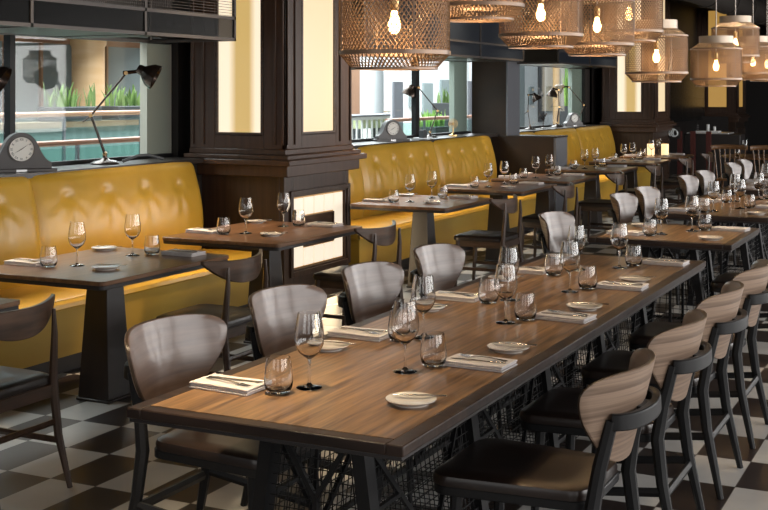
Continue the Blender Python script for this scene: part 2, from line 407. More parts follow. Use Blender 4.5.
# white railing and benches outside window two
r = thing('picket_railing', 'white picket railing crossing behind the second window', 'railing', (-8.0, 10.8, 0))
m = MB()
for k in range(36): m.box(-.012, .012, k*.16, k*.16+.03, 0, 1.3)
m.box(-.02, .02, 0, 5.7, 1.3, 1.34); m.box(-.02, .02, 0, 5.7, .1, .14)
m.build('pickets', 'white_enamel', r, smooth=False)
MB().tube([(0, 0, 1.36), (0, 5.7, 1.36)], .03, 8).build('handrail', 'grey_metal', r)
def facade(Y, L, X, label, seed):
    rr = random.Random(seed)
    r = thing('atrium_shopfront', label, 'shopfront', (X, Y, 0))
    bx('frame', 'atrium_white', (-.1, 0, 0, L, 0, 3.6), r)
    k = 0; y = .1
    while y < L-.3:
        wdt = rr.uniform(.25, .7)
        mt = rr.choice(['atrium_wall', 'planter_brown', 'grey_metal', 'atrium_wall', 'planter_dark'])
        bx('display_panel', mt, (0, .05, y, min(y+wdt, L-.05), rr.uniform(.2, 1.5), rr.uniform(1.7, 3.0)), r); y += wdt+rr.uniform(.15, .5)
facade(16.5, 6, -11.6, 'pale shopfront with brown and grey panels beyond the second window', 5)
facade(24, 12, -11.6, 'bright white shopfront with grey panels beyond the third window', 9)
# white stair seen at the very left of window one
r = thing('white_stair', 'white steel staircase at the left edge of the first window', 'stairs', (-10.9, 5.5, 0))
m = MB()
for k in range(9): m.box(-.4, .4, k*.22, k*.22+.26, .2+k*.2, .26+k*.2)
m.box(-.45, .45, -.5, 3.2, .35, .5)
m.build('treads', 'white_enamel', r, smooth=False)
m = MB(); m.tube([(.42, -.1, 1.1), (.42, 2.1, 3.0)], .03); m.tube([(.42, -.4, 1.25), (.42, 3.0, 1.25)], .03)
for k in range(10): m.tube([(.42, k*.22, .3+k*.2), (.42, k*.22, 1.15+k*.2)], .012)
m.build('stair_railing', 'white_enamel', r)

# ------------------------------------------------------------------ pillars
def frame_on(m, a0, a1, b0, b1, w, d0, d1, axis):
    # rectangular moulding of width w on a face; (a,b) in-plane
    for (p, q, u, v) in ((a0, a0+w, b0, b1), (a1-w, a1, b0, b1), (a0+w, a1-w, b0, b0+w), (a0+w, a1-w, b1-w, b1)):
        if axis == 'y': m.box(p, q, d0, d1, u, v)
        else: m.box(d0, d1, p, q, u, v)
def pillar(Y, label, niche, dim=False):
    r = thing('pillar', label, 'pillar', (-4.9, Y, 0))
    W, D = .90, 1.13   # local: x from -W..0, y 0..D
    m = MB()
    m.box(-W+.03, -.03, .03, D-.03, 1.2, 3.6)
    for z0, z1, e in ((1.2, 1.245, .01), (1.12, 1.165, .10), (1.165, 1.2, .06), (1.03, 1.12, .05)):
        m.box(-W-e*.4, e, -e, D+e, z0, z1)
    m.build('column_body', 'pillar_wood', r, bevel=.006)
    m = MB()   # face frames of the upper body
    m.box(-W, -.62-.0, -.0, .03, 1.245, 3.6) if False else None
    for x0, x1 in ((-W, -.66), (-.20, 0)): m.box(x0, x1, 0, .03, 1.245, 3.6)
    m.box(-.66, -.20, 0, .03, 1.245, 1.36)
    for y0, y1 in ((.0, .26), (.84, D)): m.box(-.03, 0, y0, y1, 1.245, 3.6)
    m.box(-.03, 0, .26, .84, 1.245, 1.36)
    for x0 in (-W+.02, -W+.12, -.10, -.03): m.box(x0, x0+.02, -.014, 0, 1.28, 3.6)
    for y0 in (.02, .14, .90, 1.08): m.box(0, .014, y0, y0+.02, 1.28, 3.6)
    m.build('face_frame', 'pillar_wood', r, bevel=.003)
    e = 'lit_panel_dim' if dim else 'lit_panel'
    o = bx('light_panel', e, (-.63, -.23, .012, .028, 1.375, 3.55), r)
    o['label'] = 'glowing yellow panel on the front face'
    o = bx('light_panel', 'lit_panel_dim' if dim else 'lit_panel_side', (-.028, -.012, .29, .81, 1.375, 3.55), r)
    m = MB()
    frame_on(m, -.655, -.205, 1.35, 3.58, .022, .0, .02, 'y'); frame_on(m, .265, .835, 1.35, 3.58, .022, -.02, .0, 'x')
    m.build('panel_trim', 'walnut', r, smooth=False)
    m = MB()
    if niche:
        m.box(-W+.02, -.065, .02, D-.02, 0, 1.03)
        m.box(-.065, -.02, .02, .16, 0, 1.03); m.box(-.065, -.02, 1.05, D-.02, 0, 1.03)
        m.box(-.065, -.02, .16, 1.05, .855, 1.03); m.box(-.065, -.02, .16, 1.05, 0, .275)
    else: m.box(-W+.02, -.02, .02, D-.02, 0, 1.03)
    m.box(-W, 0, 0, D, 0, .12); frame_on(m, .10, 1.11, .22, .91, .04, -.02, .0, 'x')
    m.build('plinth', 'dark_panel', r, bevel=.004)
    if niche:
        b0, b1 = .18, 1.03; w_ = (b1-b0)/5
        m = MB()
        for k in range(5):
            y0 = b0+w_*k+.012; y1 = b0+w_*(k+1)-.012
            if 1 <= k <= 3: m.box(-.045, -.032, y0, y1, .70, .84); m.box(-.045, -.032, y0, y1, .29, .43)
            else: m.box(-.045, -.032, y0, y1, .29, .84)
        o = m.build('niche_tiles', 'lit_tile', r, smooth=False); o['label'] = 'backlit cream tile surround'
        bx('tile_backing', 'tile_joint', (-.06, -.047, b0-.015, b1+.015, .28, .85), r)
        m = MB(); y0, y1 = b0+w_+.01, b1-w_-.01
        m.box(-.044, -.02, y0, y1, .44, .455); m.box(-.044, -.02, y0, y1, .675, .69); m.box(-.044, -.02, y0, y0+.015, .455, .675); m.box(-.044, -.02, y1-.015, y1, .455, .675)
        m.box(-.044, -.036, y0, y1, .455, .675)
        m.build('firebox', 'walnut', r, smooth=False)
    return r
pillar(8.24, 'dark wooden pillar with glowing panels and backlit tiled fireplace niche', True)
pillar(20.3, 'second dark pillar with glowing panels beyond the third banquette', False)
pillar(28.0, 'farthest dark pillar with dim amber panels', False, True)
area('niche_glow', (-4.82, 8.8, .3), (.7, .3), 6, (1, .75, .45), (0, -PI/2, 0))

# pier and low partition between second and third banquette
r = thing('partition', 'dark bronze partition with grey metal end between second and third banquettes', 'partition', (-5.35, 14.8, 0))
bx('low_screen', 'partition_bronze', (-.35, .5, 0, .05, 0, 1.12), r)
bx('screen_end', 'grey_metal', (.50, .53, -.01, .46, 0, 1.12), r)
bx('low_screen', 'partition_bronze', (-.35, .5, .40, .45, 0, 1.12), r)
bx('screen_cap', 'ledge_dark', (-.35, .54, -.01, .46, 1.12, 1.14), r)
bx('pier', 'partition_bronze', (-.62, -.14, 0, .44, 1.14, 3.6), r)
bx('pier_side', 'grey_metal', (-.14, -.12, -.01, .45, 1.14, 3.6), r)

# ------------------------------------------------------------------ overhead shelves
def overhead(Y0, Y1, label, mesh, nb):
    r = thing('overhead_shelf', label, 'overhead shelf', (-4.9, Y0, 2.07)); L = Y1-Y0
    H = .62
    m = MB(); t = .022
    for z in (0, .155, H): m.box(-t, 0, 0, L, z, z+t)
    for z in (0, H): m.box(-.78, -.78+t, 0, L, z, z+t)
    for k in range(nb+1):
        y = k*(L-t)/nb; m.box(-t, 0, y, y+t, 0, H); m.box(-.78, -t, y, y+t, 0, t); m.box(-.78, -.78+t, y, y+t, 0, H)
    m.build('shelf_frame', 'steel_trim', r, smooth=False)
    bx('shelf_board', 'navy_panel' if not mesh else 'wall_dark', (-.76, -.03, .02, L-.75 if mesh else L-.02, .005, .02), r)
    if mesh:
        bx('back_panel', 'dark_panel', (-.60, -.58, 0, L-.75, .02, H), r)
        m = MB()
        for k in range(int((L-.8)/.02)): m.box(-.004, -.001, .02+k*.02, .023+k*.02, .18, H)
        for k in range(22): m.box(-.006, -.003, .02, L-.02, .18+k*.02, .183+k*.02)
        m.build('wire_panel', 'steel_trim', r, smooth=False)
        bx('lower_panel', 'smoke_glass', (-.012, -.008, .02, L-.02, t, .155), r)
        bx('front_panel', 'dark_panel', (-.03, -.025, 1.1, 2.1, .02, .15), r); bx('front_panel', 'dark_panel', (-.03, -.025, 3.25, 4.2, .02, .15), r)
    else:
        bx('front_panel', 'navy_panel', (-.02, -.012, .02, L-.02, t, H), r)
        bx('back_panel', 'navy_panel', (-.60, -.58, 0, L, .02, H), r)
overhead(2.2, 7.54, 'steel framed overhead shelf with wire mesh above the first banquette', True, 5)
overhead(9.6, 13.83, 'navy steel framed overhead shelf above the second banquette', False, 3)
overhead(15.15, 18.0, 'shorter navy overhead shelf above the third banquette', False, 2)
m = MB()
for k, y in enumerate((1, 9.2, 10.8, 12.5, 14.2, 17, 19, 21, 23, 25, 27, 29)): m.box(-4.6, 3.9, y, y+.16, 3.36, 3.6)
struct(m.build('trim_3', 'ceiling_black', smooth=False))
def duct(X, label, z=3.15, rr=.2, y0=8, y1=33):
    r = thing('ceiling_duct', label, 'duct', (X, y0, z))
    MB().tube([(0, 0, 0), (0, y1-y0, 0)], rr, 20).build('duct_pipe', 'duct_brown', r)
    for k in range(int((y1-y0)/1.6)): MB().tube([(0, .4+k*1.6, 0), (0, .44+k*1.6, 0)], rr+.018, 20).build('duct_joint', 'duct_brown', r)
duct(-3.6, 'round brown duct under the black ceiling, nearer the windows')
duct(.4, 'round brown duct under the black ceiling, nearer the right', 3.2, .24)

# ------------------------------------------------------------------ banquettes
def banquette(Y0, Y1, seams, label):
    r = thing('banquette', label, 'banquette bench', (-5.2, Y0, 0)); L = Y1-Y0
    def prof(v):   # x of front surface by height fraction (z .44..1.15)
        return -.415+.135*math.sin(PI*min(1, (1-v)*.62+.08))**1.1
    tufts = []
    for s0, s1 in zip(seams[:-1], seams[1:]):
        for q in (.15, .37, .59, .81): tufts.append((s0+(s1-s0)*q-Y0, .985))
    nv = 44; nu = int(L/.033)
    rng = random.Random(int(Y0*10)); ph = [rng.uniform(0, 6) for _ in tufts]
    def fn(u, v):
        y = u*L; z = .42+.735*v
        x = prof(v)
        d = min(abs(y+Y0-s) for s in seams)
        x -= .03*math.exp(-(d/.028)**2)
        x += .014*min(1, d/.3)
        e = min(y, L-y); x -= .06*math.exp(-(e/.05)**2)
        for (ty, tz), p in zip(tufts, ph):
            dy, dz = y-ty, z-tz; rr = math.hypot(dy, dz)
            if rr < .36:
                x -= .024*math.exp(-(rr/.045)**2)
                if dz < .03:
                    a = math.atan2(dy, -dz+.02)
                    x += .0065*math.cos(a*9+p)*math.exp(-((rr-.13)/.10)**2)*math.exp(-(a/.95)**2)
        x -= .03*max(0, (v-.93)/.07)**2
        return (x, y, z)
    m = MB(); m.grid(fn, nu, nv)
    # closed back, ends and top
    fr = [fn(u, v) for u, v in ((0, 0), (1, 0), (1, 1), (0, 1))]
    m.build('backrest', 'mustard_leather', r)
    m = MB()
    for yy in (0, L):
        pr = [fn(yy/L, j/nv) for j in range(nv+1)]
        pts = [(p[0], p[2]) for p in pr]+[(-.48, 1.155), (-.48, .42)]
        m.prism(pts, yy-(.0 if yy == 0 else .004), yy+(.004 if yy == 0 else 0), 'y')
    m.grid(lambda u, v: (fn(u, 1)[0]*(1-v)-.41*v, u*L, 1.155-.004*v*0), nu, 1)
    m.box(-.485, -.475, 0, L, .12, 1.15)
    m.build('backrest_end', 'mustard_leather', r)
    # seat cushion
    m = MB()
    def seat(u, v):
        y = u*L
        pts = [(-.40, .455), (-.1, .468), (.22, .462), (.285, .455), (.312, .435), (.318, .41), (.312, .40)]
        k = v*(len(pts)-1); i = min(int(k), len(pts)-2); t = k-i
        x = pts[i][0]*(1-t)+pts[i+1][0]*t; z = pts[i][1]*(1-t)+pts[i+1][1]*t
        d = min(abs(y+Y0-s) for s in seams); z -= .012*math.exp(-(d/.02)**2)
        return (x, y, z)
    m.grid(seat, nu, 12)
    m.build('seat', 'mustard_leather', r)
    m = MB(); m.box(-.40, .305, .003, L-.003, .12, .40)
    m.box(-.40, .29, .003, L-.003, .39, .455)
    m.build('seat_front', 'mustard_side', r, smooth=False)
    bx('plinth', 'wall_dark', (-.45, .22, 0, L, 0, .12), r)
banquette(2.35, 8.04, [2.35, 4.25, 6.15, 8.04], 'mustard leather buttoned banquette left of the fireplace pillar')
banquette(9.50, 14.52, [8.9, 10.8, 12.7, 14.52], 'mustard leather buttoned banquette right of the fireplace pillar')
banquette(15.32, 20.1, [15.32, 16.2, 18.15, 20.1], 'mustard leather banquette behind the bronze partition')

# ------------------------------------------------------------------ tables
def long_table(Y0, L, label, nb):
    W = .915
    r = thing('communal_table', label, 'table', (-1.836, Y0+L/2, 0), 0, 'wire-based tables in the central row')
    b = .052; h = L/2; x = W/2
    m = MB()
    m.box(-x+b, x-b, -h+b, h-b, .722, .75)
    m.build('tabletop', 'table_wood', r, smooth=False)
    m = MB()
    m.box(-x, -x+b, -h, h, .718, .7495); m.box(x-b, x, -h, h, .718, .7495); m.box(-x+b, x-b, -h, -h+b, .718, .7495); m.box(-x+b, x-b, h-b, h, .718, .7495)
    m.build('tabletop_border', 'table_border', r, bevel=.004)
    m = MB(); m.box(-x+.006, x-.006, -h+.006, h-.006, .706, .718)
    m.build('edge_band', 'table_edge', r, bevel=.002)
    # base frame under the top
    m = MB(); m.box(-.24, .24, -h+.25, h-.25, .68, .704)
    m.build('underframe', 'black_steel', r, smooth=False)
    inner = h-.34
    for sx in (-1, 1):
        for k in range(nb+1):
            y = -inner+2*inner*k/nb
            q = MB(); q.box(-.022, .022, -.03, .03, 0, 1); q.v = [(sx*(.15+.09*(1-c))+a, y+b_, .0+c*.69) for a, b_, c in q.v]
            q.build('leg', 'black_steel', r, smooth=False)
    for sx in (-1, 1):   # tapered wire panels with diagonal braces on both long sides
        m = MB()
        for k in range(nb):
            ya = -inner+2*inner*k/nb; yb = ya+2*inner/nb; ym = (ya+yb)/2
            def xs(z): return sx*(.15+.09*(.69-z)/.69)
            m.tube([(xs(.66), ya, .66), (xs(.2), ym, .2)], .011, 4); m.tube([(xs(.66), yb, .66), (xs(.2), ym, .2)], .011, 4)
            m.tube([(xs(.2), ya, .2), (xs(.2), yb, .2)], .012, 4); m.tube([(xs(.42), ya, .42), (xs(.42), ya+.25*(yb-ya), .42)], .01, 4)
            m.tube([(xs(.42), ym-.1, .2), (xs(.62), ym-.1, .67)], .008, 4)
        m.build('side_brace', 'black_steel', r, smooth=False)
        m = MB()
        ny = int(2*inner/.035)
        for k in range(ny+1):
            y = -inner+2*inner*k/ny; m.tube([(sx*.152, y, .68), (sx*.214, y, .2)], .0019, 4, False)
        for k in range(15):
            z = .2+k*.034; xx = sx*(.214-.062*(z-.2)/.48); m.tube([(xx, -inner, z), (xx, inner, z)], .0019, 4, False)
        m.build('wire_mesh', 'mesh_steel', r, smooth=False)
    for sy in (-1, 1):   # end mesh and brace
        y = sy*inner; m = MB()
        for k in range(10): m.tube([(-.14+.28*k/9, y, .68), (-.22+.44*k/9, y, .16)], .0019, 4, False)
        for k in range(16): m.tube([(-.215+.0045*k, y, .17+k*.033), (.215-.0045*k, y, .17+k*.033)], .0019, 4, False)
        m.build('wire_mesh', 'mesh_steel', r, smooth=False)
        m = MB()
        m.tube([(-.14, y, .67), (0, y, .44)], .011, 4); m.tube([(.14, y, .67), (0, y, .44)], .011, 4); m.tube([(0, y, .45), (0, y, .1)], .012, 4)
        m.tube([(-.22, y, .14), (.22, y, .14)], .012, 4)
        m.build('end_brace', 'black_steel', r, smooth=False)
    m = MB()   # wire shelf low between the legs
    for k in range(int(2*inner/.05)+1): m.tube([(-.22, -inner+k*.05, .15), (.22, -inner+k*.05, .15)], .0022, 4, False)
    for k in range(10): m.tube([(-.22+k*.0489, -inner, .153), (-.22+k*.0489, inner, .153)], .0022, 4, False)
    m.build('wire_shelf', 'mesh_steel', r, smooth=False)
    return r
long_table(2.93, 3.99, 'longest dark-edged oak table with wire base, nearest in the central row', 4)
long_table(7.70, 1.06, 'short wire-based table just behind the longest central table', 1)
long_table(9.46, 2.05, 'third table of the central row at the right edge', 2)
long_table(12.1, 2.0, 'fourth central table, mostly cut by the right frame edge', 2)

def bistro(Y0, L, label):
    r = thing('bistro_table', label, 'table', (-4.36, Y0+L/2, 0), 0, 'pedestal tables along the banquettes')
    x, h = .45, L/2
    out = []
    for cx, cy, a0 in ((x-.03, h-.03, 0), (-x+.03, h-.03, 90), (-x+.03, -h+.03, 180), (x-.03, -h+.03, 270)):
        for q in range(4): a = math.radians(a0+q*30); out.append((cx+.03*math.cos(a), cy+.03*math.sin(a)))
    MB().prism(out, .728, .75).build('tabletop', 'bistro_wood', r, bevel=.003)
    MB().prism([(p[0]*.992, p[1]*.992) for p in out], .706, .728).build('edge_band', 'table_edge', r, bevel=.003)
    m = MB()
    def fr(s0, s1, z0, z1):
        vs = [(a*s0, b*s0, z0) for a, b in ((-1,-1), (1,-1), (1,1), (-1,1))]+[(a*s1, b*s1, z1) for a, b in ((-1,-1), (1,-1), (1,1), (-1,1))]
        m.add(vs, [(3,2,1,0), (4,5,6,7), (0,1,5,4), (1,2,6,5), (2,3,7,6), (3,0,4,7)])
    fr(.105, .068, .015, .69); fr(.16, .15, .69, .706)
    m.build('pedestal', 'pedestal_wood', r, bevel=.004)
    MB().prism([(-.112,-.112), (.112,-.112), (.112,.112), (-.112,.112)], 0, .015).build('base_plate', 'pedestal_wood', r, bevel=.004)
    return r
BT = [(3.10, 1.15, 'at the left frame edge in front'), (4.81, 1.15, 'in front of the first banquette'), (6.50, 1.16, 'before the fireplace pillar'),
      (9.14, 1.08, 'first beside the second banquette'), (11.0, 1.06, 'second beside the second banquette'), (12.45, 1.06, 'before the bronze partition'),
      (14.30, 1.06, 'first beside the third banquette'), (16.15, 1.06, 'second beside the third banquette'), (17.75, 1.0, 'last beside the third banquette')]
TDESC = ['pedestal table cut by the left frame edge, only its corner in view', 'dark pedestal table in front of the first banquette',
  'dark pedestal table before the glowing fireplace niche', 'nearest pedestal table beside the second banquette',
  'farther pedestal table beside the second banquette', 'pedestal table before the bronze partition',
  'nearest pedestal table beside the third banquette', 'middle pedestal table beside the third banquette', 'farthest pedestal table beside the third banquette']
for (y0, L, _), d in zip(BT, TDESC): bistro(y0, L, d)

# ------------------------------------------------------------------ shell chairs (sitter looks +x)
def shell_chair():
    r = thing('shell_chair', '', 'chair')
    half = [(0, .853), (.14, .853), (.225, .848), (.28, .832), (.305, .803), (.302, .765), (.282, .715), (.25, .668), (.21, .622), (.165, .58), (.118, .555), (.065, .543), (0, .540)]
    out = half+[(-a, b) for a, b in half[-2:0:-1]]
    def sm(o, it=2):
        for _ in range(it):
            n = []
            for i in range(len(o)):
                a, b = o[i], o[(i+1) % len(o)]
                n += [(a[0]*.75+b[0]*.25, a[1]*.75+b[1]*.25), (a[0]*.25+b[0]*.75, a[1]*.25+b[1]*.75)]
            o = n
        return o
    out = sm(out, 1); n = len(out); c = (0, .70)
    def mp(y, z, off):
        xb = -.30-.08*(z-.54)/.31
        x = xb+.13*(abs(y)/.31)**2
        # normal-ish offset
        nx, ny = 1, -2*.13*y/.31**2; l = math.hypot(nx, ny)
        return (x+off*nx/l, y+off*ny/l, z)
    rings = [0, .25, .5, .72, .88, .97, 1.0]
    m = MB()
    for side, off in ((0, .008), (1, -.008)):
        m.cur = side
        vs = [mp(c[0], c[1], off)]; fs = []
        for s in rings[1:]:
            k = .985 if s == 1.0 else s
            for a, b in out: vs.append(mp(c[0]+(a-c[0])*k, c[1]+(b-c[1])*k, off if s < 1 else off*.6))
        for i in range(n): fs.append((0, 1+i, 1+(i+1) % n))
        for q in range(len(rings)-2):
            for i in range(n): a = 1+q*n; fs.append((a+i, a+n+i, a+n+(i+1) % n, a+(i+1) % n))
        m.add(vs, fs)
    V = 1+n*(len(rings)-1); e = V-n; m.cur = 2
    m.f += [(e+i, e+(i+1) % n, V+e+(i+1) % n, V+e+i) for i in range(n)]; m.mi += [2]*n
    m.build('backrest', ['shell_front', 'shell_back', 'shell_rim'], r)
    # curved yoke rail with the two rear legs under its ends
    m = MB(); N = 20; pts = []
    for i in range(N+1):
        a = -1+2*i/N; pts.append((-.310-.078*math.cos(a*PI/2)**.9, .196*math.sin(a*PI/2*.98), .702))
    vs = []; fs = []
    for i, p in enumerate(pts):
        q = Vector(pts[min(i+1, N)])-Vector(pts[max(i-1, 0)]); nn = Vector((q.y, -q.x, 0)).normalized()
        for dn, dz in ((-.014, -.026), (.014, -.022), (.017, .022), (-.012, .026)): vs.append((p[0]+nn.x*dn, p[1]+nn.y*dn, p[2]+dz))
    for i in range(N):
        for j in range(4): fs.append((i*4+j, i*4+(j+1) % 4, i*4+4+(j+1) % 4, i*4+4+j))
    fs += [(3,2,1,0), (N*4, N*4+1, N*4+2, N*4+3)]
    m.add(vs, fs); m.build('back_rail', 'chair_black', r, bevel=.005)
    m = MB(); m.box(-.385, -.350, -.05, .05, .685, .72)
    m.build('back_bracket', 'chair_black', r)
    for sy in (-1, 1):
        q = MB(); q.tube([(-.310, sy*.192, .705), (-.275, sy*.198, .56), (-.256, sy*.208, .44), (-.275, sy*.215, .28), (-.335, sy*.235, 0)], [.021, .023, .025, .022, .014], 8)
        q.build('rear_leg', 'chair_black', r)
        q = MB(); q.tube([(.19, sy*.195, .44), (.20, sy*.205, .25), (.215, sy*.215, 0)], [.021, .019, .013], 8)
        q.build('front_leg', 'chair_black', r)
    def rr(hx0, hx1, hy, rad, k=6):
        o = []
        for cx, cy, a0 in ((hx1-rad, hy-rad, 0), (hx0+rad, hy*.86-rad, 90), (hx0+rad, -hy*.86+rad, 180), (hx1-rad, -hy+rad, 270)):
            for j in range(k+1): a = math.radians(a0+90*j/k); o.append((cx+rad*math.cos(a), cy+rad*math.sin(a)))
        return o
    MB().prism(rr(-.24, .275, .235, .06), .415, .445).build('seat_frame', 'chair_black', r, bevel=.004)
    o = rr(-.235, .28, .24, .07); m = MB(); rings_ = [(1, .446), (1.005, .462), (.985, .476), (.90, .484), (.6, .480), (.3, .477)]
    vs = [(a*s, b*s, z) for s, z in rings_ for a, b in o]+[(0, 0, .476)]; k = len(o); fs = []
    for q in range(len(rings_)-1):
        for i in range(k): fs.append((q*k+i, q*k+(i+1) % k, (q+1)*k+(i+1) % k, (q+1)*k+i))
    for i in range(k): fs.append(((len(rings_)-1)*k+i, (len(rings_)-1)*k+(i+1) % k, len(vs)-1))
    fs.append(tuple(range(k-1, -1, -1)))
    m.add(vs, fs).build('seat', 'dark_leather', r)
    q = MB(); q.tube([(-.283, -.22, .235), (-.283, .22, .235)], .012, 6, flat=(1.6, 1)); q.build('stretcher', 'chair_black', r)
    for sy in (-1, 1):
        q = MB(); q.tube([(-.278, sy*.22, .25), (.205, sy*.208, .19)], .011, 6, flat=(1.6, 1)); q.build('stretcher', 'chair_black', r)
    KIDS[r.name] = list(r.children)
    return r
sc0 = shell_chair(); used = [False]
ordn = ['nearest', 'second', 'third', 'farthest']
for i, y in enumerate((3.66, 4.46, 5.27, 6.08)):
    place(sc0, used, (-2.375, y, 0), 0, 'black-framed shell chair on the left of the longest table, %s of four' % ordn[i], 'curved shell chairs around the central tables')
for i, y in enumerate((3.75, 4.57, 5.37, 6.17)):
    place(sc0, used, (-1.305, y+.03, 0), PI, 'walnut-backed shell chair seen from behind, %s of four at the longest table' % ordn[i], 'curved shell chairs around the central tables')
for y, l in ((8.15, 'pale-lit shell chair on the left of the short central table'), (9.95, 'nearer pale shell chair on the left of the third central table'),
             (10.75, 'farther pale shell chair on the left of the third central table'), (12.45, 'nearer shell chair on the left of the fourth central table'),
             (13.3, 'farther shell chair on the left of the fourth central table'), (14.95, 'nearer of two distant shell chairs before the spindle chairs'),
             (15.75, 'farther of two distant shell chairs before the spindle chairs')):
    place(sc0, used, (-2.375, y, 0), 0, l, 'curved shell chairs around the central tables')
place(sc0, used, (-1.28, 8.15, 0), PI, 'shell chair at the right of the short central table, cut by the frame', 'curved shell chairs around the central tables')

# ------------------------------------------------------------------ bistro chairs (sitter looks +x)
def bistro_chair():
    r = thing('bistro_chair', '', 'chair')
    m = MB()
    def fn(u, v):
        y = -.29+.58*u; k = abs(y)/.29
        x = -.235+.10*k**2
        zc_top = .795+.012*k**2; zb = .668+.12*k**2.4
        z = zb+(zc_top-zb)*v
        return (x-.02*(v-.5)*0, y, z)
    nu, nv = 24, 5
    g1 = [fn(i/nu, j/nv) for j in range(nv+1) for i in range(nu+1)]
    vs = [(x-.011-.012*(z-.7), y, z) for x, y, z in g1]+[(x+.011-.012*(z-.7), y, z) for x, y, z in g1]
    n = (nu+1)*(nv+1); fs = []
    for j in range(nv):
        for i in range(nu):
            a = j*(nu+1)+i; q = (a, a+1, a+nu+2, a+nu+1); fs += [q, tuple(n+t for t in reversed(q))]
    per = [i for i in range(nu+1)]+[j*(nu+1)+nu for j in range(1, nv+1)]+[nv*(nu+1)+i for i in range(nu-1, -1, -1)]+[j*(nu+1) for j in range(nv-1, 0, -1)]
    for i in range(len(per)): a, b = per[i], per[(i+1) % len(per)]; fs.append((a, n+a, n+b, b))
    m.add(vs, fs).build('crest_rail', 'walnut', r, bevel=.004)
    for sy in (-1, 1):
        q = MB(); q.tube([(-.232, sy*.185, .765), (-.232, sy*.19, .66), (-.215, sy*.20, .44), (-.24, sy*.205, .22), (-.30, sy*.21, 0)], [.008, .015, .021, .019, .012], 8)
        q.build('rear_leg', 'walnut_post', r)
        q = MB(); q.tube([(.19, sy*.2, .44), (.20, sy*.205, .2), (.215, sy*.21, 0)], [.02, .018, .012], 8)
        q.build('front_leg', 'walnut_post', r)
    m = MB(); m.box(-.21, .2, -.205, -.18, .385, .44); m.box(-.21, .2, .18, .205, .385, .44); m.box(.18, .205, -.2, .2, .385, .44); m.box(-.225, -.2, -.2, .2, .385, .44)
    m.build('seat_frame', 'walnut', r, bevel=.003)
    o = []
    for cx, cy, a0 in ((.17, .17, 0), (-.15, .16, 90), (-.15, -.16, 180), (.17, -.17, 270)):
        for j in range(6): a = math.radians(a0+90*j/5); o.append((cx+.065*math.cos(a), cy+.065*math.sin(a)))
    rings_ = [(1, .44), (1.01, .46), (.98, .475), (.88, .485), (.5, .476)]; k = len(o)
    vs = [(a*s, b*s, z) for s, z in rings_ for a, b in o]+[(0, 0, .472)]; fs = []
    for q in range(len(rings_)-1):
        for i in range(k): fs.append((q*k+i, q*k+(i+1) % k, (q+1)*k+(i+1) % k, (q+1)*k+i))
    for i in range(k): fs.append(((len(rings_)-1)*k+i, (len(rings_)-1)*k+(i+1) % k, len(vs)-1))
    fs.append(tuple(range(k-1, -1, -1)))
    MB().add(vs, fs).build('seat', 'dark_leather', r)
    for pts in (((-.25, -.2, .2), (.2, -.2, .2)), ((-.25, .2, .2), (.2, .2, .2)), ((-.232, -.2, .28), (-.232, .2, .28))):
        q = MB(); q.tube(pts, .010, 6, flat=(1.5, 1)); q.build('stretcher', 'walnut_post', r)
    KIDS[r.name] = list(r.children)
    return r
bc0 = bistro_chair(); used = [False]
for y, l in ((3.88, 'dark wooden chair with curved crest rail at the lower left frame edge'), (5.60, 'curved-crest wooden chair at the table before the first banquette'),
             (7.34, 'curved-crest wooden chair in front of the glowing fireplace niche'), (9.78, 'curved-crest chair at the nearest table of the second banquette'),
             (11.42, 'curved-crest chair at the farther table of the second banquette'), (13.28, 'curved-crest chair at the table before the bronze partition'),
             (15.0, 'curved-crest chair at the nearest table of the third banquette'), (16.8, 'curved-crest chair at the middle table of the third banquette'),
             (18.3, 'curved-crest chair at the farthest table of the third banquette')):
    place(bc0, used, (-3.80, y, 0), PI, l, 'curved-crest wooden chairs at the pedestal tables')

# ------------------------------------------------------------------ tableware
def wine_glass():
    p = [(0, 0), (.034, .0), (.036, .002), (.030, .005), (.012, .009), (.0055, .016), (.0042, .03), (.004, .075), (.006, .092), (.016, .101), (.030, .116), (.0395, .138), (.0415, .158),
         (.0395, .185), (.035, .215), (.0315, .240), (.0303, .240), (.0337, .214), (.038, .185), (.040, .158), (.038, .139), (.0285, .118), (.015, .1045), (.004, .1), (0, .1)]
    p = [(a*(1.16 if a > .012 else 1), b) for a, b in p]
    o = MB().lathe(p, 28).build('wine_glass', 'drinking_glass'); return tag(o, '', 'wine glass')
def tumbler():
    p = [(0, 0), (.024, 0), (.031, .004), (.037, .018), (.0395, .035), (.0385, .06), (.035, .088), (.0318, .112), (.0302, .112), (.0333, .088), (.0367, .06), (.0375, .036), (.034, .02), (.026, .011), (0, .009)]
    p = [(a*1.17, b) for a, b in p]
    o = MB().lathe(p, 28).build('tumbler', 'drinking_glass'); return tag(o, '', 'glass')
def plate():
    p = [(0, .004), (.044, .004), (.046, 0), (.052, 0), (.054, .005), (.070, .010), (.0775, .0155), (.0775, .0175), (.069, .0145), (.052, .0095), (0, .0085)]
    o = MB().lathe(p, 36).build('bread_plate', 'ceramic'); return tag(o, '', 'plate')
